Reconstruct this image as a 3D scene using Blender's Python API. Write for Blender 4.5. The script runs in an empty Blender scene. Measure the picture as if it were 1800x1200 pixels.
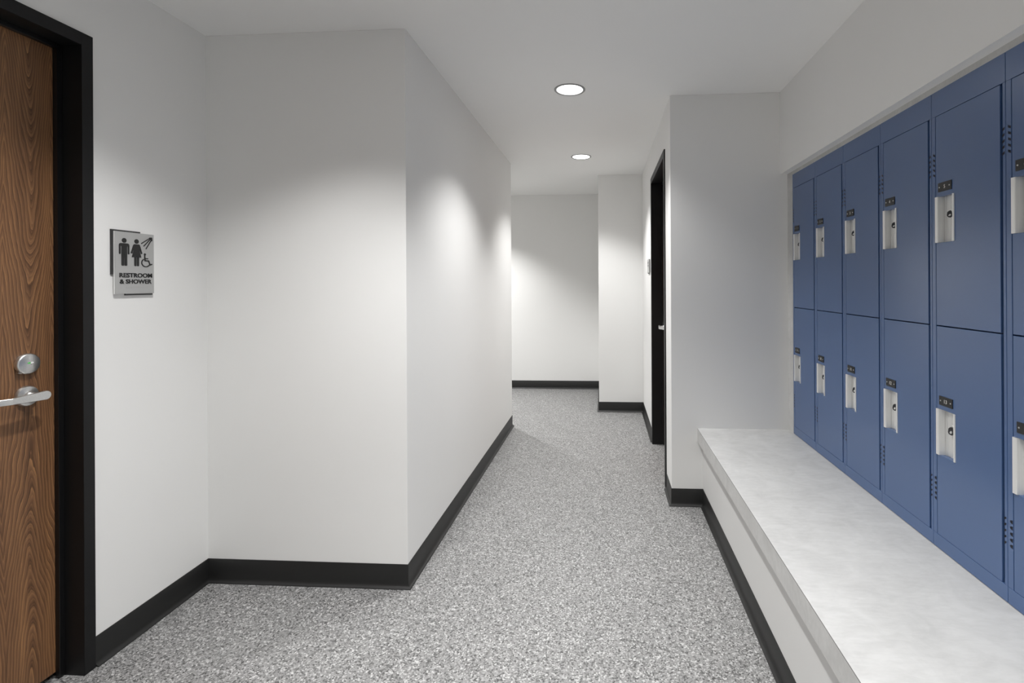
import bpy, bmesh, math
from math import sin, cos, pi, radians, sqrt
from mathutils import Matrix, Vector

S = bpy.context.scene
COL = S.collection

# ------------------------------------------------------------------ helpers
class MB:
    """collects shapes into one mesh"""
    def __init__(s):
        s.v = []; s.f = []; s.m = []
    def add(s, vs, fs, m=0):
        n = len(s.v)
        s.v += [tuple(p) for p in vs]
        for f in fs:
            s.f.append([i + n for i in f]); s.m.append(m)
        return s
    def box(s, x0, x1, y0, y1, z0, z1, m=0):
        x0, x1 = sorted((x0, x1)); y0, y1 = sorted((y0, y1)); z0, z1 = sorted((z0, z1))
        vs = [(x, y, z) for z in (z0, z1) for y in (y0, y1) for x in (x0, x1)]
        return s.add(vs, [(0, 2, 3, 1), (4, 5, 7, 6), (0, 1, 5, 4), (2, 6, 7, 3), (0, 4, 6, 2), (1, 3, 7, 5)], m)
    def prism(s, poly, c0, c1, fn, m=0):
        """poly in (a, b), extruded along c; fn(a, b, c) gives the point"""
        n = len(poly)
        vs = [fn(a, b, c0) for a, b in poly] + [fn(a, b, c1) for a, b in poly]
        fs = [list(range(n))[::-1], list(range(n, 2 * n))]
        fs += [(i, (i + 1) % n, n + (i + 1) % n, n + i) for i in range(n)]
        return s.add(vs, fs, m)
    def lathe(s, prof, fn, n=40, m=0, close=False):
        """prof of (radius, along); fn(a, b, c): a, b in the disc, c along the axis"""
        k = len(prof); vs = []; fs = []
        for i in range(n):
            t = 2 * pi * i / n
            vs += [fn(r * cos(t), r * sin(t), c) for r, c in prof]
        for i in range(n):
            j = (i + 1) % n
            rng = range(k) if close else range(k - 1)
            for a in rng:
                b = (a + 1) % k
                fs.append((i * k + a, j * k + a, j * k + b, i * k + b))
        return s.add(vs, fs, m)
    def tube(s, path, r, n=8, m=0, closed=False):
        P = [Vector(p) for p in path]; k = len(P); vs = []; fs = []
        for i, p in enumerate(P):
            d = (P[(i + 1) % k] - P[i - 1]) if (closed or 0 < i < k - 1) else (P[1] - P[0] if i == 0 else P[-1] - P[-2])
            d.normalize()
            u = d.cross(Vector((0.31, 0.17, 0.93)))
            u.normalize(); w = d.cross(u)
            vs += [p + u * (r * cos(2 * pi * j / n)) + w * (r * sin(2 * pi * j / n)) for j in range(n)]
        for i in range(k if closed else k - 1):
            i2 = (i + 1) % k
            for j in range(n):
                j2 = (j + 1) % n
                fs.append((i * n + j, i * n + j2, i2 * n + j2, i2 * n + j))
        if not closed:
            fs += [list(range(n))[::-1], [(k - 1) * n + j for j in range(n)]]
        return s.add(vs, fs, m)
    def mesh(s, me, M, m=0):
        return s.add([M @ v.co for v in me.vertices], [list(p.vertices) for p in me.polygons], m)
    def build(s, name, mats, parent=None, org=(0, 0, 0), bevel=0, smooth=False, seg=2):
        me = bpy.data.meshes.new(name)
        o0 = Vector(org)
        me.from_pydata([Vector(p) - o0 for p in s.v], [], s.f)
        mats = mats if isinstance(mats, (list, tuple)) else [mats]
        for q in mats: me.materials.append(q)
        for p, i in zip(me.polygons, s.m): p.material_index = i
        bm = bmesh.new(); bm.from_mesh(me)
        bmesh.ops.remove_doubles(bm, verts=bm.verts, dist=1e-6)
        bmesh.ops.recalc_face_normals(bm, faces=bm.faces)
        bm.to_mesh(me); bm.free()
        if smooth:
            me.shade_smooth(); me.set_sharp_from_angle(angle=radians(38))
        o = bpy.data.objects.new(name, me); COL.objects.link(o)
        if parent: o.parent = parent
        if bevel:
            b = o.modifiers.new('edge', 'BEVEL'); b.width = bevel; b.segments = seg
            b.limit_method = 'ANGLE'; b.angle_limit = radians(40); b.harden_normals = False
        return o

def tag(o, label=None, cat=None, group=None, kind=None):
    if label: o['label'] = label
    if cat: o['category'] = cat
    if group: o['group'] = group
    if kind: o['kind'] = kind
    return o

def empty(name, loc, label=None, cat=None, group=None, kind=None):
    o = bpy.data.objects.new(name, None); COL.objects.link(o)
    o.location = loc; o.empty_display_size = .05
    return tag(o, label, cat, group, kind)

def copy_tree(o, parent=None):
    c = o.copy(); COL.objects.link(c)
    if parent: c.parent = parent
    for ch in list(o.children): copy_tree(ch, c)
    return c

_tc = {}
def text_mesh(txt, bold=0.0, extrude=0.0):
    """letters as a mesh normalised to height 1 (cap height), left edge at 0; returns (mesh, width)"""
    k = (txt, bold, extrude)
    if k in _tc: return _tc[k]
    cu = bpy.data.curves.new('letters', 'FONT'); cu.body = txt; cu.size = 1; cu.offset = bold; cu.extrude = extrude
    cu.resolution_u = 4
    o = bpy.data.objects.new('letters', cu); COL.objects.link(o)
    dg = bpy.context.evaluated_depsgraph_get(); dg.update()
    me = bpy.data.meshes.new_from_object(o.evaluated_get(dg))
    bpy.data.objects.remove(o)
    xs = [v.co.x for v in me.vertices]; ys = [v.co.y for v in me.vertices]
    x0, x1, y0, y1 = min(xs), max(xs), min(ys), max(ys)
    for v in me.vertices:
        v.co.x = (v.co.x - x0) / (y1 - y0); v.co.y = (v.co.y - y0) / (y1 - y0)
    _tc[k] = (me, (x1 - x0) / (y1 - y0))
    return _tc[k]

def srgb(r, g, b):
    f = lambda c: (c / 12.92 if c <= .04045 else ((c + .055) / 1.055) ** 2.4)
    return (f(r / 255), f(g / 255), f(b / 255), 1)

class NT:
    def __init__(s, name):
        s.mat = bpy.data.materials.new(name); s.mat.use_nodes = True
        s.t = s.mat.node_tree; s.b = s.t.nodes['Principled BSDF']
    def n(s, typ, **kw):
        x = s.t.nodes.new(typ)
        for k, v in kw.items(): setattr(x, k, v)
        return x
    def link(s, a, b): s.t.links.new(a, b)
    def val(s, sock, v):
        if hasattr(v, 'is_linked') or isinstance(v, bpy.types.NodeSocket): s.link(v, sock)
        else: sock.default_value = v
    def math(s, op, a, b=0.0, c=0.0):
        x = s.n('ShaderNodeMath', operation=op)
        for i, q in enumerate((a, b, c)): s.val(x.inputs[i], q)
        return x.outputs[0]
    def noise(s, vec, scale, detail=2, rough=.5, dist=0.0):
        x = s.n('ShaderNodeTexNoise'); s.link(vec, x.inputs['Vector'])
        x.inputs['Scale'].default_value = scale; x.inputs['Detail'].default_value = detail
        x.inputs['Roughness'].default_value = rough; x.inputs['Distortion'].default_value = dist
        return x.outputs['Fac']
    def coord(s, scale=(1, 1, 1)):
        x = s.n('ShaderNodeTexCoord')
        if scale == (1, 1, 1): return x.outputs['Object']
        m = s.n('ShaderNodeMapping'); m.inputs['Scale'].default_value = scale
        s.link(x.outputs['Object'], m.inputs['Vector']); return m.outputs[0]
    def ramp(s, fac, stops, interp='LINEAR'):
        x = s.n('ShaderNodeValToRGB'); x.color_ramp.interpolation = interp
        e = x.color_ramp.elements
        while len(e) < len(stops): e.new(.5)
        for q, (p, c) in zip(e, stops): q.position = p; q.color = c
        s.link(fac, x.inputs[0]); return x.outputs['Color']
    def bump(s, h, strength, dist=.002):
        x = s.n('ShaderNodeBump'); x.inputs['Strength'].default_value = strength; x.inputs['Distance'].default_value = dist
        s.link(h, x.inputs['Height']); s.link(x.outputs[0], s.b.inputs['Normal'])

def flat(name, col, rough=.5, metal=0.0, spec=.5, bumps=None):
    m = NT(name); m.b.inputs['Base Color'].default_value = col
    m.b.inputs['Roughness'].default_value = rough; m.b.inputs['Metallic'].default_value = metal
    m.b.inputs['Specular IOR Level'].default_value = spec
    if bumps: m.bump(m.noise(m.coord(), bumps[0], 3), bumps[1], bumps[2])
    return m.mat

# ------------------------------------------------------------------ materials
def paint(name, col):
    m = NT(name)
    n = m.noise(m.coord(), 1.7, 3)
    c = [x for x in col[:3]]
    m.link(m.ramp(n, [(0.3, (c[0] * .985, c[1] * .985, c[2] * .985, 1)), (0.7, (*c, 1))]), m.b.inputs['Base Color'])
    m.b.inputs['Roughness'].default_value = .62
    m.b.inputs['Specular IOR Level'].default_value = .3
    m.bump(m.noise(m.coord(), 260, 2), .06, .001)
    return m.mat

M_wall = paint('wall_paint', (.795, .792, .782))
M_apron = paint('bench_base_paint', (.63, .627, .62))
M_ceil = paint('ceiling_paint', (.87, .868, .86))

FL = .55
def floor_mat():
    m = NT('speckled_flake_flooring')
    co = m.coord()
    v = m.n('ShaderNodeTexVoronoi'); m.link(co, v.inputs['Vector']); v.inputs['Scale'].default_value = 215
    v2 = m.n('ShaderNodeTexVoronoi'); m.link(co, v2.inputs['Vector']); v2.inputs['Scale'].default_value = 135
    sp = m.n('ShaderNodeSeparateColor'); m.link(v.outputs['Color'], sp.inputs[0])
    sp2 = m.n('ShaderNodeSeparateColor'); m.link(v2.outputs['Color'], sp2.inputs[0])
    g = lambda k: (k * FL, k * FL * .995, k * FL * .985, 1)
    base = m.ramp(sp.outputs[0], [(0, g(.10)), (.15, g(.23)), (.35, g(.38)), (.62, g(.50)), (.87, g(.84))], 'CONSTANT')
    big = m.ramp(sp2.outputs[1], [(0, g(.11)), (.11, g(.40)), (.91, g(.86))], 'CONSTANT')
    fac = m.ramp(sp2.outputs[2], [(0, (0, 0, 0, 1)), (.74, (.65, .65, .65, 1))], 'CONSTANT')
    mx = m.n('ShaderNodeMix', data_type='RGBA')
    m.link(fac, mx.inputs[0]); m.link(base, mx.inputs[6]); m.link(big, mx.inputs[7])
    m.link(mx.outputs[2], m.b.inputs['Base Color'])
    m.b.inputs['Roughness'].default_value = .48
    m.bump(sp.outputs[0], .12, .0006)
    return m.mat
M_floor = floor_mat()

def laminate(name, lo, hi):
    m = NT(name)
    a = m.noise(m.coord((1, 1, 1)), 9, 6, .62, .8)
    b = m.noise(m.coord((14, 46, 30)), 1.6, 4, .6, .6)
    f = m.math('ADD', m.math('MULTIPLY', a, .62), m.math('MULTIPLY', b, .38))
    m.link(m.ramp(f, [(.36, lo), (.62, hi)]), m.b.inputs['Base Color'])
    m.b.inputs['Roughness'].default_value = .5
    m.b.inputs['Specular IOR Level'].default_value = .35
    return m.mat
M_lam = laminate('pale_grey_laminate', (.45, .448, .441, 1), (.54, .538, .53, 1))
M_seam = flat('laminate_edge_line', (.12, .115, .11, 1), .6)

def blue():
    m = NT('blue_powder_coat')
    m.b.inputs['Base Color'].default_value = (.054, .108, .245, 1)
    m.b.inputs['Roughness'].default_value = .25
    m.b.inputs['Specular IOR Level'].default_value = .9
    m.bump(m.noise(m.coord(), 420, 2), .035, .0006)
    return m.mat
M_blue = blue()
M_gap_shade = flat('locker_gap_shade', (.004, .008, .02, 1), .8)  # near-black colour for the shade inside gaps and vent holes
M_black = flat('black_frame_enamel', (.0082, .0082, .0088, 1), .45, 0, .28, (9, .05, .002))
M_base = flat('black_rubber_base', (.0135, .0135, .0133, 1), .42, 0, .4, (14, .12, .002))
M_gasket = flat('black_gasket', (.006, .006, .0065, 1), .3)

def steel(name, col, rough, sc, metal=1):
    m = NT(name)
    n = m.noise(m.coord(sc), 1, 3)
    k = m.ramp(n, [(.3, (col * .9, col * .9, col * .89, 1)), (.7, (col, col, col * .985, 1))])
    m.link(k, m.b.inputs['Base Color'])
    m.b.inputs['Metallic'].default_value = metal
    m.b.inputs['Roughness'].default_value = rough
    return m.mat
M_ss = steel('satin_stainless', .78, .36, (300, 300, 300))
M_alu = steel('anodised_aluminium', .84, .42, (500, 500, 6), .5)
M_plate = flat('black_engraved_plate', (.011, .011, .011, 1), .45)
M_digit = flat('white_engraving', (.78, .77, .74, 1), .5)
M_key = flat('black_key_plastic', (.009, .009, .013, 1), .3)
M_sign = flat('grey_sign_face', (.42, .42, .415, 1), .5, .15)
M_signedge = flat('clear_sign_edge', (.80, .80, .79, 1), .35)
M_icon = flat('black_raised_lettering', (.012, .012, .012, 1), .5)
M_signback = flat('charcoal_sign_plate', (.03, .03, .03, 1), .45)
M_green = flat('green_indicator', (.10, .55, .12, 1), .4)
M_white = flat('white_indicator', (.85, .85, .85, 1), .4)
M_trim = flat('light_trim_ring', (.62, .62, .61, 1), .4)
M_ring = flat('light_ring_enamel', (.30, .30, .297, 1), .4)
M_dark = flat('painted_darkness', (.004, .004, .004, 1), .9)  # near-black colour painting the darkness behind the doors

def lens():
    m = NT('lit_lens')
    m.b.inputs['Base Color'].default_value = (.9, .9, .9, 1)
    m.b.inputs['Emission Color'].default_value = (1, .985, .96, 1)
    m.b.inputs['Emission Strength'].default_value = 3.2
    return m.mat
M_lens = lens()

LW_OFF = -1.4965 + 1.12 + 68 * .136
def walnut():
    m = NT('walnut_veneer')
    tc = m.n('ShaderNodeTexCoord'); sx = m.n('ShaderNodeSeparateXYZ')
    m.link(tc.outputs['Object'], sx.inputs[0])
    y, z = sx.outputs[1], sx.outputs[2]
    # slow wander of the figure, then the two book-matched cathedrals
    w1 = m.noise(m.coord((1, 9, 2.2)), 1.0, 2, .5)
    w2 = m.noise(m.coord((1, 34, 7.5)), 1.0, 3, .5)
    w3 = m.noise(m.coord((1, 5, 1.1)), 1.0, 1, .5)
    yy = m.math('ADD', y, m.math('MULTIPLY', m.math('SUBTRACT', w3, .5), .045))
    t = m.math('PINGPONG', m.math('ADD', yy, LW_OFF), .068)
    t = m.math('SQRT', m.math('ADD', m.math('MULTIPLY', t, t), .00016))
    dz = m.math('SUBTRACT', z, 1.02)
    h = m.math('SQRT', m.math('ADD', m.math('MULTIPLY', dz, dz), .012))
    F = m.math('SUBTRACT', m.math('MULTIPLY', t, 9.5), h)
    F = m.math('ADD', F, m.math('MULTIPLY', m.math('SUBTRACT', w2, .5), .085))
    F = m.math('ADD', F, m.math('MULTIPLY', m.math('SUBTRACT', w1, .5), .55))
    r1 = m.math('FRACT', m.math('MULTIPLY', F, 14.0))
    r2 = m.math('FRACT', m.math('MULTIPLY', F, 43.0))
    r3 = m.noise(m.coord((1, 14, 1.6)), 1.0, 2, .5)
    g = m.noise(m.coord((1, 420, 9)), 1.0, 4, .65)
    g2 = m.noise(m.coord((1, 90, 2.2)), 1.0, 3, .5)
    f = m.math('ADD', m.math('MULTIPLY', r1, .27), m.math('MULTIPLY', r2, .15))
    f = m.math('ADD', f, m.math('MULTIPLY', g, .24))
    f = m.math('ADD', f, m.math('MULTIPLY', g2, .24))
    f = m.math('ADD', f, m.math('MULTIPLY', r3, .26))
    c = m.ramp(f, [(.30, srgb(58, 37, 23)), (.48, srgb(98, 68, 46)), (.66, srgb(128, 92, 63)), (.86, srgb(170, 124, 80))])
    m.link(c, m.b.inputs['Base Color'])
    m.b.inputs['Roughness'].default_value = .42
    m.b.inputs['Specular IOR Level'].default_value = .4
    m.bump(g, .08, .0006)
    return m.mat
M_wood = walnut()

# ------------------------------------------------------------------ plan (metres; camera stands at x = 0, y = 0)
ZC = 2.4384
XL, YB, XB, YE, YF, XN, YN, XW, YP = -1.7755, 2.1222, -.8614, 4.5802, 6.2398, -.0594, 5.1409, .3945, 2.9928
XU, XK, XA, XS = 1.0349, 1.0749, .5785, .5469
ZS, ZSB, ZSO, ZLT = .4599, .3821, 1.9565, 1.936
YBK, XFL = -2.6, -3.2
T = .12
ODZ = 2.184      # door frame outer height
# left door opening
LY1, LY0 = 1.582, .664
# right door opening
RY0, RY1 = 3.278, 4.118
RO0, RO1 = 3.230, 4.166

def struct(name, mb, m, label, cat, **kw):
    o = mb.build(name, m, **kw); return tag(o, label, cat, kind='structure')

struct('floor', MB().box(XFL - T, 1.62, YBK - T, YF + T, -.1, 0), M_floor, 'grey speckled flake floor running down the corridor', 'floor')
struct('ceiling', MB().box(XFL - T, 1.62, YBK - T, YF + T, ZC, ZC + .1), M_ceil, 'flat white ceiling with two round recessed lights', 'ceiling')
w = MB()
w.box(XL - T - .12, XL, YBK, LY0 - .02, 0, ZC); w.box(XL - T - .12, XL, LY1 + .02, YB, 0, ZC); w.box(XL - T - .12, XL, LY0 - .02, LY1 + .02, 2.165, ZC)
struct('wall_left', w, M_wall, 'white painted wall holding the walnut door and restroom sign', 'wall')
struct('wall_block', MB().box(XFL, XB, YB, YE, 0, ZC), M_wall, 'white wall block projecting into the corridor on the left', 'wall', bevel=.002)
struct('wall_far', MB().box(XFL - T, 1.62, YF, YF + T, 0, ZC), M_wall, 'white wall closing the far end of the corridor', 'wall')
struct('wall_niche', MB().box(XN, 1.62, YN, YF, 0, ZC), M_wall, 'narrow white wall stub beyond the right hand door', 'wall', bevel=.002)
w = MB()
w.box(XW, XW + .24, YP + T, RY0 - .02, 0, ZC); w.box(XW, XW + .24, RY1 + .02, YN, 0, ZC); w.box(XW, XW + .24, RY0 - .02, RY1 + .02, 2.162, ZC)
struct('wall_right_corridor', w, M_wall, 'white right wall of the corridor around the black framed door', 'wall')
struct('wall_pillar', MB().box(XW, 1.5, YP, YP + T, 0, ZC), M_wall, 'white wall end facing the viewer beside the blue lockers', 'wall', bevel=.002)
struct('wall_over_lockers', MB().box(XU, 1.5, YBK, YP, ZSO, ZC), M_wall, 'white wall above the blue lockers', 'wall')
struct('wall_right', MB().box(1.5, 1.62, YBK, YN, 0, ZC), M_wall, 'white wall behind the lockers', 'wall')
struct('wall_back', MB().box(XL - .24, 1.62, YBK - T, YBK, 0, ZC), M_wall, 'white wall behind the viewer', 'wall')
struct('wall_left_end', MB().box(XFL - T, XFL, YE, YF, 0, ZC), M_wall, 'white wall at the end of the left branch of the corridor', 'wall')
struct('wall_dark_backing_left', MB().box(XL - .60, XL - .55, LY0 - .3, LY1 + .3, 0, ZC), M_dark, 'unseen black panel painting the darkness behind the walnut door', 'wall')  # black panel so the gap under the door reads dark
struct('wall_dark_backing_right', MB().box(1.44, 1.5, RY0 - .15, RY1 + .3, 0, ZC), M_dark, 'unseen black panel painting the darkness behind the right hand door', 'wall')  # black panel, the darkness beyond the door is put into its colour

# locker recess fillers
struct('trim_1', MB().box(XK, XK + .03, .2, YP, ZLT, ZSO), M_lam, 'pale grey filler strip along the top of the lockers', 'trim')
struct('trim_2', MB().box(XK, XK + .03, 2.9145, YP, ZS, ZLT), M_lam, 'pale grey filler strip between the far locker and the wall', 'trim')

# coved rubber baseboards: profile swept along the foot of each wall, mitred
PROF = [(0, .1016), (.0028, .1016), (.0034, .1008), (.0034, .024), (.0045, .015), (.0075, .0085), (.012, .0052), (.0172, .0036), (.0182, .0022), (.0182, 0), (0, 0)]
def baseboards(path, names, labels):
    P = [Vector((x, y)) for x, y in path]
    def nrm(i):
        d = (P[i + 1] - P[i]).normalized(); return Vector((d.y, -d.x))      # open side on the right of travel
    N = [nrm(i) for i in range(len(P) - 1)]
    def off(i, d):
        if i == 0: return P[0] + N[0] * d
        if i == len(P) - 1: return P[-1] + N[-1] * d
        a, b = N[i - 1], N[i]; q = (a + b) / (1 + a.dot(b)); return P[i] + q * d
    for i in range(len(P) - 1):
        if not names[i]: continue
        mb = MB(); n = len(PROF)
        vs = [(*off(i, d), z) for d, z in PROF] + [(*off(i + 1, d), z) for d, z in PROF]
        fs = [list(range(n)), list(range(n, 2 * n))] + [(j, (j + 1) % n, n + (j + 1) % n, n + j) for j in range(n)]
        mb.add(vs, fs)
        struct(names[i], mb, M_base, labels[i], 'baseboard', smooth=True)
baseboards([(XL, 1.622), (XL, YB), (XB, YB), (XB, YE), (XFL, YE)],
           ['baseboard_left', 'baseboard_block', 'baseboard_corridor_left', 'baseboard_branch'],
           ['black rubber baseboard right of the walnut door', 'black rubber baseboard on the face of the wall block', 'black rubber baseboard along the left side of the corridor', 'black rubber baseboard in the left branch of the corridor'])
baseboards([(XFL, YF), (XN, YF), (XN, YN), (XW, YN), (XW, RO1)],
           ['baseboard_far', 'baseboard_stub', 'baseboard_niche', 'baseboard_corridor_right'],
           ['black rubber baseboard at the far end wall', 'black rubber baseboard on the side of the far wall stub', 'black rubber baseboard on the face of the far wall stub', 'black rubber baseboard beyond the right hand door'])
baseboards([(XW, RO0), (XW, YP), (XA, YP), (XA, YBK)],
           ['baseboard_pillar_side', 'baseboard_pillar', 'baseboard_bench'],
           ['short black rubber baseboard just before the right hand door', 'black rubber baseboard on the wall end left of the bench', 'black rubber baseboard along the foot of the bench'])
baseboards([(XL, YBK), (XL, .626)], ['baseboard_left_near'], ['black rubber baseboard on the near side of the walnut door'])

# ------------------------------------------------------------------ doors
def lever_set(parent, face, yc, z, sgn, org, hand=-1):
    """lever trim on a door face at x = face, standing out along sgn; hand = direction of the lever along y"""
    fn = lambda cy, cz: (lambda a, b, c: (face + sgn * c, cy + a, cz + b))
    h = MB()
    h.lathe([(.0, 0), (.0325, 0), (.0325, .0055), (.030, .0095), (.021, .0115), (.0165, .0135), (.0145, .02), (.0125, .022), (.0115, .046), (0, .046)], fn(yc, z), 48)
    # flat tapered lever with a round end over the spindle, bent back to the door at the tip
    ye = yc - hand * .014
    poly = []
    for k in range(13):
        a = -pi / 2 + pi * k / 12
        poly.append((ye - hand * .0145 * cos(a), z + .0145 * sin(a)))
    poly += [(yc + hand * .078, z + .0095), (yc + hand * .078, z - .0095)]
    lv = MB()
    lv.prism(poly, face + sgn * .046, face + sgn * .055, lambda a, b, c: (c, a, b))
    bend = [(yc + hand * .078, face + sgn * .055), (yc + hand * .108, face + sgn * .036), (yc + hand * .134, face + sgn * .030),
            (yc + hand * .134, face + sgn * .022), (yc + hand * .106, face + sgn * .028), (yc + hand * .078, face + sgn * .046)]
    lv.prism(bend, z - .0095, z + .0095, lambda a, b, c: (b, a, c))
    ho = h.build('door_handle', M_ss, parent, org, smooth=True)
    lv.build('lever', M_ss, ho, org, bevel=.0015, smooth=True)
    return ho

# walnut door on the left
oL = (XL, 1.12, 0)
d1 = empty('door_1', oL, 'walnut veneer door in a black metal frame on the left', 'door', kind='structure')
FX = XL + .010
fr = MB()
fr.box(XL - .20, FX, LY1, 1.620, 0, ODZ); fr.box(XL - .20, FX, LY0 - .038, LY0, 0, ODZ)
fr.box(XL - .20, FX, LY0, LY1, 2.141, ODZ)
fr.build('door_frame', M_black, d1, oL, bevel=.0015)
st = MB(); XD = -1.8525
for (a, b) in ((LY1 - .0165, LY1), (LY0, LY0 + .0165)): st.box(XD, XD + .016, a, b, .004, 2.141)
st.box(XD, XD + .016, LY0 + .0165, LY1 - .0165, 2.1245, 2.141)
st.build('door_stop', M_gasket, d1, oL, bevel=.001)
leaf = MB().box(XD - .044, XD - .0008, LY0 + .003, LY1 - .003, .022, 2.137).build('door_leaf', M_wood, d1, oL, bevel=.001)
lk = MB()
fnL = lambda cy, cz: (lambda a, b, c: (XD + c, cy + a, cz + b))
lk.lathe([(0, 0), (.0325, 0), (.0330, .009), (.0315, .0125), (.0290, .0140), (0, .0146)], fnL(1.4835, 1.0745), 56)
lk.prism([(1.4535, 1.049), (1.4625, 1.0455), (1.4628, 1.0468), (1.454, 1.0502)], XD + .004, XD + .0128, lambda a, b, c: (c, a, b))
lko = lk.build('deadbolt_rose', M_ss, d1, oL, smooth=True)
iw = MB()
iw.prism([(1.4845 + .0058 * cos(t) - .002, 1.0772 + .0026 * sin(t)) for t in [2 * pi * k / 16 for k in range(16)]], XD + .0140, XD + .0150, lambda a, b, c: (c, a, b), 0)
iw.prism([(1.4893 + .0046 * cos(t), 1.0775 + .0026 * sin(t)) for t in [2 * pi * k / 16 for k in range(16)]], XD + .0140, XD + .0153, lambda a, b, c: (c, a, b), 1)
iw.prism([(1.4862 + .0007 * cos(t), 1.0715 + .0007 * sin(t)) for t in [2 * pi * k / 8 for k in range(8)]], XD + .0140, XD + .0150, lambda a, b, c: (c, a, b), 2)
tag(iw.build('indicator_window', [M_green, M_white, M_plate], lko, oL), 'small green and white occupancy indicator')
lever_set(d1, XD, 1.4835, .971, 1, oL, -1)

# black framed door on the right of the corridor
oR = (XW, 3.7, 0)
d2 = empty('door_2', oR, 'black framed door in the right wall of the corridor seen edge on', 'door', kind='structure')
GX = XW - .008
fr = MB()
fr.box(GX, XW + .20, RO0, RY0, 0, ODZ); fr.box(GX, XW + .20, RY1, RO1, 0, ODZ); fr.box(GX, XW + .20, RY0, RY1, 2.138, ODZ)
fr.build('door_frame', M_black, d2, oR, bevel=.0015)
XE = .490
st = MB()
for (a, b) in ((RY1 - .0165, RY1), (RY0, RY0 + .0165)): st.box(XE - .018, XE, a, b, .004, 2.138)
st.box(XE - .018, XE, RY0 + .0165, RY1 - .0165, 2.1215, 2.138)
st.build('door_stop', M_gasket, d2, oR, bevel=.001)
MB().box(XE + .0008, XE + .044, RY0 + .003, RY1 - .003, .02, 2.134).build('door_leaf', M_wood, d2, oR, bevel=.001)
lever_set(d2, XE, RY1 - .088, .968, -1, oR, -1)

# ------------------------------------------------------------------ bench
oB = (XA, .2, 0)
bench = empty('bench', oB, 'long pale grey laminate bench under the blue lockers', 'bench')
MB().box(XS, 1.47, YBK + .02, YP, ZSB, ZS - .0012).build('bench_top', M_lam, bench, oB, bevel=.0008)
tag(MB().box(XS - .0003, XS + .004, YBK + .02, YP, ZS - .0016, ZS - .0002).build('edge_line', M_seam, bench, oB), 'thin dark line along the front edge')
MB().box(XS + .0006, 1.47, YBK + .02, YP, ZS - .0012, ZS).build('bench_top_sheet', M_lam, bench, oB)
MB().box(XA, 1.46, YBK + .02, YP, 0, ZSB).build('bench_base', M_apron, bench, oB)

# ------------------------------------------------------------------ lockers (local: x into the wall, y towards the far end, z up)
W, H, D = .3022, ZLT - ZS, .385
DZ0, DZM0, DZM1, DZ1 = .0455, .7176, .7212, 1.3945      # door edges
DY0, DY1 = .0195, .2815
HY0, HY1 = .196, .279                                    # pull, in y
def locker_body():
    b = MB(); e = .0006
    b.box(.0245, D, e, W - e, 0, H)                       # carcass behind the doors
    b.box(0, .0245, e, .0105, .0445, 1.396)               # stile on the hinge side
    b.box(0, .0245, .2838, W - e, .0445, 1.396)           # stile on the latch side
    b.box(0, .0245, e, W - e, 1.3962, H)                  # top panel
    b.box(0, .0245, e, W - e, 0, .0443)                   # base panel
    return b
def hinge_mb():
    b = MB()
    b.box(.0105, .0240, .0106, .0190, .0446, 1.3958, 0)  # near-black strip, shade of the hinge gap painted in
    z = .05
    while z < 1.39:
        b.tube([(.0085, .0150, z), (.0085, .0150, min(z + .0155, 1.392))], .0028, 6, 1); z += .0205
    return b
def vents():
    """four clusters of solid dark shapes painting the shade in slanted slots, mirrored on the two stiles"""
    out = []
    for zc, up in ((1.2400, 1), (.1905, -1)):
        for side in (0, 1):
            b = MB()
            for k in range(5):
                z = zc + (k - 2) * .0163; q = .0072
                if side == 0:
                    p = [(.2848, z - q), (.2848, z - q + .0068), (.2935, z + q * .6), (.2935, z + q * .6 - .0068)] if up > 0 else [(.2848, z - .0052), (.2848, z + .0052), (.2920, z + .0035), (.2940, z), (.2920, z - .0035)]
                else:
                    p = [(.0105, z - q), (.0105, z - q + .0068), (.0035, z + q * .5), (.0035, z + q * .5 - .0068)] if up > 0 else [(.0105, z - .0045), (.0105, z + .003), (.0045, z + .0055), (.0035, z + .001)]
                b.prism(p, -.0004, .012, lambda a, c, x: (x, a, c))  # solid dark prism, the shade of the hole is its colour
            out.append(b)
    return out
def door_mb(z0, z1, hz0, hz1):
    """door skin with a hole for the recessed pull"""
    b = MB(); a0, a1 = HY0 + .003, HY1 - .003; dep = .021
    ys = [DY0, a0, a1, DY1]; zs = [z0, hz0, hz1, z1]
    vs = [(0, y, z) for z in zs for y in ys]
    fs = [(r * 4 + c, r * 4 + c + 1, r * 4 + c + 5, r * 4 + c + 4) for r in range(3) for c in range(3) if not (r == 1 and c == 1)]
    n = 16; vs += [(.0128, y, z) for y, z in ((DY0, z0), (DY1, z0), (DY1, z1), (DY0, z1))]
    fs += [(0, 1, 2, 3, n + 1, n), (3, 7, 11, 15, n + 2, n + 1), (15, 14, 13, 12, n + 3, n + 2), (12, 8, 4, 0, n, n + 3)]
    n2 = len(vs); vs += [(dep, y, z) for y, z in ((a0, hz0), (a1, hz0), (a1, hz1), (a0, hz1))]
    h = (5, 6, 10, 9)
    for i in range(4): fs.append((h[i], h[(i + 1) % 4], n2 + (i + 1) % 4, n2 + i))
    fs.append((n2, n2 + 1, n2 + 2, n2 + 3))
    return b.add(vs, fs)
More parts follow.
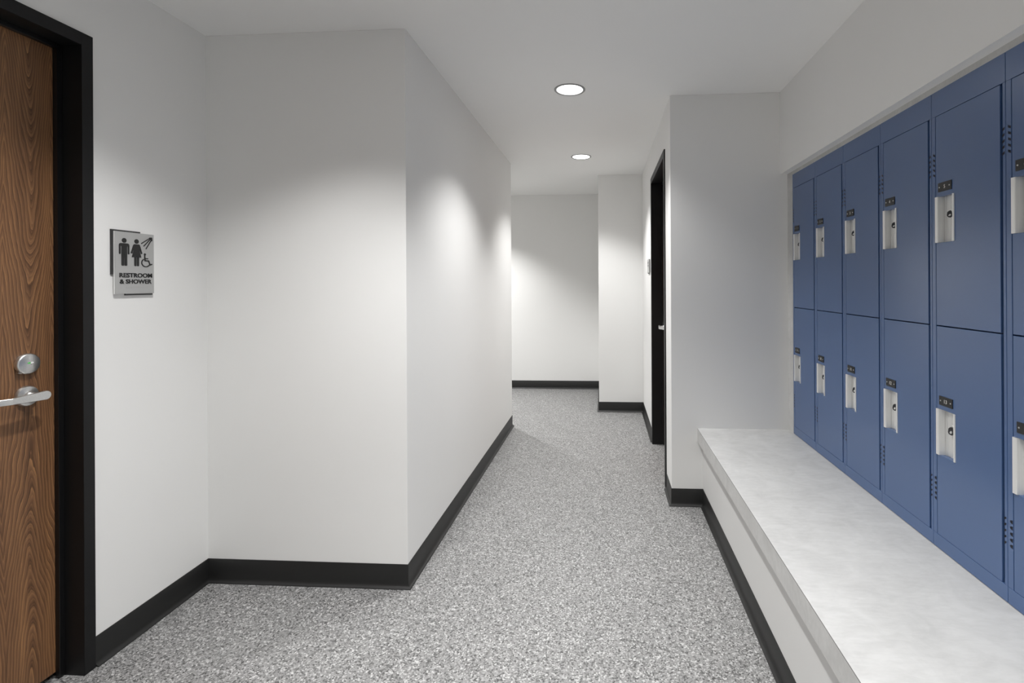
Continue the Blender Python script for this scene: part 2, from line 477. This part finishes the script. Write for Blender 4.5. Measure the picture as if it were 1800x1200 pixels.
def pull_mb(z0, z1):
    """extruded aluminium pull: wide lip on the latch side, channel, thin lip"""
    pf = [(-.0035, .2800), (-.0055, .2785), (-.0055, .2668), (-.0042, .2652), (.0182, .2640), (.0182, .2612), (.0150, .2604), (.0150, .2586), (.0178, .2576), (.0178, .2420), (.0160, .2408), (.0160, .2378),
          (.0178, .2366), (.0178, .2215), (.0168, .2205), (.0168, .2190), (.0178, .2180), (.0178, .2030), (-.0018, .2024), (-.0034, .2014), (-.0034, .1968), (-.0022, .1956), (0, .1956),
          (0, .2000), (.0200, .2000), (.0200, .2600), (.0150, .2660), (0, .2662), (0, .2800)]
    b = MB().prism(pf, z0, z1, lambda x, y, z: (x, y, z))
    return b
def lock_mb(zc):
    b = MB()
    b.lathe([(0, .0178), (.0090, .0178), (.0090, .0150), (.0080, .0140), (0, .0140)], lambda a, c, x: (x, .2335 + a, zc + .021 + c), 20)
    return b
def plate_mb(zc, txt):
    b = MB(); y0, y1 = .2072, .2682
    b.box(-.0022, .0, y0, y1, zc - .0142, zc + .0142, 0)
    me, wd = text_mesh(txt, .0, .02)
    hgt = .0112 if len(txt) == 1 else .0118
    M = Matrix(((0, 0, -.02, -.0022), (-hgt, 0, 0, (y0 + y1) / 2 + wd * hgt / 2), (0, hgt, 0, zc - hgt / 2), (0, 0, 0, 1)))
    b.mesh(me, M, 1)
    for y in (y0 + .0075, y1 - .0075):
        b.lathe([(0, -.0022), (.0024, -.0022), (.0022, -.0034), (.0010, -.0040), (0, -.0040)], lambda a, c, x: (x, y + a, zc + c), 10, 2)
    return b

Zu0, Zu1, Zl0, Zl1 = 1.4465 - ZS, 1.5930 - ZS, .7650 - ZS, .9120 - ZS
Zpu, Zpl = 1.6222 - ZS, .9410 - ZS
meshes = {}
def make_locker(j, nu, nl, first):
    """j: place of the near edge; first: locker to copy from (plates are new, the rest is shared)"""
    y = 1.403 + .3022 * (5 - nu)
    lab = LABELS[nu]
    if first is None:
        r = empty('locker', (XK, y, ZS + .0015), lab, 'locker', 'row of two-tier blue lockers')
        locker_body().build('locker_body', M_blue, r, bevel=.0012)
        hinge_mb().build('piano_hinge', [M_gap_shade, M_blue], r)
        for v in vents(): v.build('louver_vent', M_gap_shade, r)
    else:
        r = first.copy(); COL.objects.link(r); r.location = (XK, y, ZS + .0015); r['label'] = lab
        for ch in first.children:
            if ch.name.split('.')[0] != 'locker_door':
                c = ch.copy(); COL.objects.link(c); c.parent = r
    doors = [c for c in (first.children if first else []) if c.name.split('.')[0] == 'locker_door']
    doors.sort(key=lambda o: -o['tier'])
    for k, (z0, z1, h0, h1, pz, num) in enumerate(((DZM1, DZ1, Zu0, Zu1, Zpu, nu), (DZ0, DZM0, Zl0, Zl1, Zpl, nl))):
        if first is None:
            d = door_mb(z0, z1, h0, h1).build('locker_door', M_blue, r, bevel=.0009)
            d['tier'] = 2 - k
            pull_mb(h0, h1).build('recessed_pull', M_alu, d, smooth=False)
            lock_mb((h0 + h1) / 2).build('lock_cylinder', M_ss, d, smooth=True)
        else:
            s0 = doors[k]; d = s0.copy(); COL.objects.link(d); d.parent = r
            for ch in s0.children:
                if ch.name.split('.')[0] != 'number_plate':
                    c = ch.copy(); COL.objects.link(c); c.parent = d
        d['label'] = ('upper' if k == 0 else 'lower') + ' door with plate %d' % num
        p = plate_mb(pz, str(num)).build('number_plate', [M_plate, M_digit, M_ss], d)
        p['label'] = 'black plate reading %d' % num
    return r

LABELS = {1: 'farthest two-tier blue locker, black plates 1 and 9, against the pale filler',
          2: 'two-tier blue locker with black plates 2 and 10, second from the far wall',
          3: 'two-tier blue locker with black plates 3 and 11, third from the far wall',
          4: 'two-tier blue locker with black plates 4 and 12, left of locker 5',
          5: 'two-tier blue locker with black plates 5 and 13, nearest one seen whole',
          6: 'two-tier blue locker cut by the right edge of the photo, plates 6 and 14',
          7: 'two-tier blue locker with black plates 7 and 15, nearest of the row'}
first = None
for nu in (5, 1, 2, 3, 4, 6, 7):
    r = make_locker(0, nu, nu + 8, first)
    if first is None: first = r

# keys left in the locks
def key_mb():
    b = MB()
    # origin at the lock face; blade stub, head and loop hanging out of the lock along -x
    b.box(-.005, .001, -.0012, .0012, -.003, .003, 1)
    du = Vector((-.20, -.52, -.83)).normalized(); dv = Vector((-.55, .80, -.22)); dv = (dv - du * dv.dot(du)).normalized(); dn = du.cross(dv)
    def f(u, v, c): # the head droops from the lock, turned a little towards the viewer
        return tuple(Vector((-.0035, .001, .004)) + du * u + dv * v + dn * c)
    head = [(0, .0045), (.006, .0065), (.014, .0085), (.021, .0070), (.0255, .001), (.024, -.0045), (.018, -.0065), (.008, -.0060), (0, -.0040)]
    hole = [(.0135, .0055), (.0195, .0045), (.0210, -.0005), (.0175, -.003), (.0115, -.002), (.011, .0025)]
    # head with a window: ring of quads between outline and hole (resampled round the middle)
    def samp(poly, cx, cy, n):
        out = []
        for k in range(n):
            t = 2 * pi * k / n; dx, dy = cos(t), sin(t); best = 0
            for i in range(len(poly)):
                (x1, y1), (x2, y2) = poly[i], poly[(i + 1) % len(poly)]
                ex, ey = x2 - x1, y2 - y1; den = dx * ey - dy * ex
                if abs(den) < 1e-12: continue
                s_ = ((x1 - cx) * ey - (y1 - cy) * ex) / den; q = ((x1 - cx) * dy - (y1 - cy) * dx) / den
                if s_ > 0 and -1e-9 <= q <= 1 + 1e-9: best = max(best, s_)
            out.append((cx + dx * best, cy + dy * best))
        return out
    n = 20; A = samp(head, .0158, .0012, n); B = samp(hole, .0158, .0012, n); c = .0016
    vs = [f(u, v, -c) for u, v in A] + [f(u, v, c) for u, v in A] + [f(u, v, -c) for u, v in B] + [f(u, v, c) for u, v in B]
    fs = []
    for i in range(n):
        j = (i + 1) % n
        fs += [(i, j, n + j, n + i), (2 * n + i, 3 * n + i, 3 * n + j, 2 * n + j), (i, 2 * n + i, 2 * n + j, j), (n + i, n + j, 3 * n + j, 3 * n + i)]
    b.add(vs, fs, 0)
    b.lathe([(0, 0), (.0050, 0), (.0050, -.004), (0, -.0045)], lambda p, q, x: (x, p, q), 14, 0)
    return b
k0 = None
for nu in (5, 1, 2, 3, 4):
    for zc, num in (((Zu0 + Zu1) / 2, nu), ((Zl0 + Zl1) / 2, nu + 8)):
        loc = (XK + .0139, 1.403 + .3022 * (5 - nu) + .2335, ZS + zc + .021)
        if k0 is None:
            k0 = key_mb().build('locker_key', [M_key, M_ss]); k = k0
        else:
            k = k0.copy(); COL.objects.link(k)
        k.location = loc
        tag(k, 'small black headed key in the lock of the locker door numbered %d' % num, 'key', 'keys left in the locker locks')

# ------------------------------------------------------------------ restroom sign
oS = (XL, 1.769, 1.407)
sg = empty('restroom_sign', oS, 'grey restroom and shower sign with black icons beside the walnut door', 'sign')
YZX = lambda a, b, c: (c, a, b)
b1 = MB().box(XL, XL + .0055, 1.6845, 1.797, 1.3640, 1.5275); tag(b1.build('back_plate', M_signback, sg, oS), 'dark plate showing at the upper left')
b2 = MB().box(XL, XL + .0055, 1.7370, 1.8478, 1.2872, 1.3600); tag(b2.build('back_plate', M_signback, sg, oS), 'dark plate showing along the bottom')
pq = MB().box(XL + .0055, XL + .0108, 1.6917, 1.8472, 1.2930, 1.5215, 0).box(XL + .0108, XL + .0120, 1.6919, 1.8470, 1.2932, 1.5213, 1)
pqo = pq.build('sign_plaque', [M_signedge, M_sign], sg, oS)
ic0, ic1 = XL + .0118, XL + .0136
def icon(label, polys=(), discs=(), strokes=()):
    b = MB()
    for p in polys: b.prism(p, ic0, ic1, YZX)
    for (y, z, r) in discs: b.prism([(y + r * cos(2 * pi * k / 28), z + r * sin(2 * pi * k / 28)) for k in range(28)], ic0, ic1, YZX)
    for pts, wd in strokes:
        P = [Vector(p) for p in pts]; L = []; R = []
        for i, p in enumerate(P):
            d0 = (P[i] - P[i - 1]).normalized() if i else (P[1] - P[0]).normalized()
            d1_ = (P[i + 1] - P[i]).normalized() if i < len(P) - 1 else d0
            n = Vector((-(d0 + d1_).y, (d0 + d1_).x)).normalized() / max(.5, sqrt((1 + d0.dot(d1_)) / 2))
            L.append(p + n * wd / 2); R.append(p - n * wd / 2)
        for i in range(len(P) - 1): b.prism([L[i], L[i + 1], R[i + 1], R[i]], ic0, ic1, YZX)
    return tag(b.build('raised_icon', M_icon, pqo, oS), label)
icon('black standing man', [[(1.7125, 1.4790), (1.7390, 1.4790), (1.7425, 1.4778), (1.7446, 1.4750), (1.7453, 1.4715), (1.7453, 1.4410), (1.7440, 1.4392), (1.7410, 1.4392), (1.7397, 1.4410), (1.7397, 1.4680), (1.7366, 1.4700),
      (1.7366, 1.3990), (1.7352, 1.3966), (1.7290, 1.3966), (1.7268, 1.3985), (1.7266, 1.4390), (1.7250, 1.4390), (1.7248, 1.3985), (1.7232, 1.3966), (1.7170, 1.3966), (1.7153, 1.3990),
      (1.7150, 1.4700), (1.7120, 1.4680), (1.7120, 1.4410), (1.7106, 1.4392), (1.7074, 1.4392), (1.7060, 1.4410), (1.7060, 1.4715), (1.7067, 1.4750), (1.7088, 1.4778)]], [(1.7258, 1.4897, .0086)])
icon('black standing woman', [[(1.7655, 1.4788), (1.7840, 1.4788), (1.7872, 1.4765), (1.7972, 1.4455), (1.7958, 1.4432), (1.7925, 1.4430), (1.7872, 1.4590), (1.7862, 1.4560), (1.7930, 1.4295), (1.7842, 1.4295),
      (1.7836, 1.3985), (1.7820, 1.3966), (1.7775, 1.3966), (1.7757, 1.3985), (1.7757, 1.4295), (1.7736, 1.4295), (1.7734, 1.3985), (1.7716, 1.3966), (1.7672, 1.3966), (1.7655, 1.3985),
      (1.7652, 1.4295), (1.7553, 1.4295), (1.7632, 1.4560), (1.7622, 1.4590), (1.7572, 1.4432), (1.7535, 1.4432), (1.7510, 1.4450), (1.7618, 1.4765)]], [(1.7746, 1.4897, .0084)])
icon('black shower head with three jets', [[(1.8262, 1.5085), (1.8312, 1.5098), (1.8385, 1.5102), (1.8398, 1.5040), (1.8398, 1.4965), (1.8362, 1.4965), (1.8330, 1.5000), (1.8285, 1.5045)]], [],
     [([(1.8296, 1.5066), (1.7934, 1.4831)], .0029), ([(1.8313, 1.5027), (1.8035, 1.4738)], .0029), ([(1.8347, 1.4985), (1.8128, 1.4637)], .0029)])
arc = [(1.8142 - .0148 * cos(t) - .001, 1.4092 + .0142 * sin(t)) for t in [radians(a) for a in range(68, -176, -12)]]
arc = [(1.8122 + .0172 * cos(radians(a)), 1.4105 + .0150 * sin(radians(a))) for a in range(118, 338, 11)]
icon('black wheelchair user', [], [(1.8083, 1.4425, .0040)], [([(1.8076, 1.4390), (1.8086, 1.4186), (1.8240, 1.4184), (1.8297, 1.4030), (1.8388, 1.4060)], .0042), ([(1.8085, 1.4268), (1.8218, 1.4268)], .0036), (arc, .0036)])
def words(txt, y0, y1, z0, z1):
    me, wd = text_mesh(txt, .022, .05)
    b = MB(); h = z1 - z0; k = (y1 - y0) / wd
    b.mesh(me, Matrix(((0, 0, .018, XL + .0127), (k, 0, 0, y0), (0, h, 0, z0), (0, 0, 0, 1))))
    tag(b.build('raised_lettering', M_icon, pqo, oS), 'raised black words ' + txt)
words('RESTROOM', 1.7076, 1.8383, 1.3535, 1.3700)
words('& SHOWER', 1.7085, 1.8360, 1.3305, 1.3468)
br = MB()
pat = '1011010010110101101001011010'
for i, y in enumerate([1.7330 + k * .0023 for k in range(39)]):
    for r in range(3):
        if (i * 7 + r * 5 + i * i) % 3 and i % 3 != 2:
            br.lathe([(.00075, 0), (.0005, .0005), (0, .0007)], lambda p, q, c: (XL + .0119 + c, y + p, 1.3185 - r * .0023 + q), 6)
br.build('braille_dots', M_sign, pqo, oS)

# small sign beyond the right hand door
oT = (XW, 4.36, 1.467)
s2 = empty('wall_sign', oT, 'small pale wall sign beside the far black framed door', 'sign')
MB().box(XW - .006, XW, 4.300, 4.450, 1.412, 1.527).build('back_plate', M_trim, s2, oT, bevel=.001)
MB().box(XW - .0075, XW - .004, 4.350, 4.455, 1.404, 1.4125).build('back_plate', M_signback, s2, oT)
p2 = MB().box(XW - .013, XW - .006, 4.285, 4.450, 1.4125, 1.530).build('sign_plaque', M_sign, s2, oT, bevel=.001)
ib = MB()
for z in (1.499, 1.474): ib.box(XW - .0145, XW - .0128, 4.345, 4.385, z - .008, z + .008)
ib.build('raised_icon', M_icon, p2, oT)

# ------------------------------------------------------------------ recessed ceiling lights
def downlight(x, y, label, power, core=None):
    o = (x, y, ZC)
    r = empty('ceiling_light', o, label, 'ceiling light', 'round recessed ceiling lights')
    f = lambda a, b, c: (x + a, y + b, ZC + c)
    MB().lathe([(.0895, 0), (.0895, -.0022), (.0870, -.0042), (.0800, -.0046), (.0752, -.0030), (.0745, .0)], f, 64).build('trim_ring', M_ring, r, o, smooth=True)
    MB().lathe([(.0746, -.0012), (.05, -.0020), (0, -.0024)], f, 48).build('lens', M_lens, r, o, smooth=True)
    L = bpy.data.lights.new('beam', 'SPOT'); L.energy = power; L.spot_size = radians(114); L.spot_blend = .6
    L.shadow_soft_size = .05; L.color = (1, .995, .985)
    lo = bpy.data.objects.new('beam', L); COL.objects.link(lo); lo.parent = r; lo.location = (0, 0, -.012)
    L = bpy.data.lights.new('core', 'SPOT'); L.energy = power * (CORE if core is None else core); L.spot_size = radians(82); L.spot_blend = .85
    L.shadow_soft_size = .05; L.color = (1, .995, .985)
    lo = bpy.data.objects.new('core', L); COL.objects.link(lo); lo.parent = r; lo.location = (0, 0, -.012)
    return r
POW, CORE = 38.5, .5
downlight(-.193, 2.860, 'nearer and larger of the two round lit ceiling lights', POW)
downlight(-.198, 4.382, 'farther and smaller of the two round lit ceiling lights', POW)
downlight(-1.02, 1.310, 'round ceiling light above the left door, out of the picture', POW * .86)
downlight(-.193, 1.335, 'round ceiling light just before the nearest visible one, out of the picture', POW)
downlight(-.195, -.19, 'unseen fill light added above the viewer, guessed from the row of ceiling lights', POW)  # guessed next in the row, added for fill
downlight(.56, .05, 'added fill light right of the viewer over the bench, out of the picture', POW * .9, .1)  # added lamp, brightens the walls and ceiling on the right
downlight(.56, -1.40, 'unseen fill light added behind the viewer over the bench', POW * 1.3)  # another added lamp, raises the bounce light on the right side
downlight(-1.55, 5.45, 'round ceiling light in the left branch of the corridor', POW * 1.9)

wd = bpy.data.worlds.new('world'); S.world = wd; wd.use_nodes = True
wd.node_tree.nodes['Background'].inputs[0].default_value = (.5, .5, .5, 1)
wd.node_tree.nodes['Background'].inputs[1].default_value = .0

# ------------------------------------------------------------------ camera
F, PX, PY, YAW, ROLL, CH = 875.0, 1007.733, 498.063, .0622, .0051, 1.3227
cam = bpy.data.cameras.new('camera'); co = bpy.data.objects.new('camera', cam); COL.objects.link(co)
cam.sensor_fit = 'HORIZONTAL'; cam.sensor_width = 36; cam.lens = F / 1800 * 36
cam.shift_x = (900 - PX) / 1800; cam.shift_y = (PY - 600) / 1800
cam.clip_start = .02
c, s = cos(YAW), sin(YAW)
right = Vector((c, s, 0)); up = Vector((0, 0, 1)); fw = Vector((-s, c, 0))
cr, sr = cos(ROLL), sin(ROLL)
r2 = right * cr - up * sr; u2 = right * sr + up * cr
M = Matrix.Identity(4)
for i in range(3):
    M[i][0], M[i][1], M[i][2] = r2[i], u2[i], -fw[i]
M[2][3] = CH
co.matrix_world = M
S.camera = co

S.view_settings.view_transform = 'Standard'; S.view_settings.look = 'None'
S.view_settings.exposure = 1.33; S.view_settings.gamma = 1; S.view_settings.use_curve_mapping = False
S.cycles.max_bounces = 16; S.cycles.diffuse_bounces = 10; S.cycles.glossy_bounces = 5
S.cycles.use_denoising = True
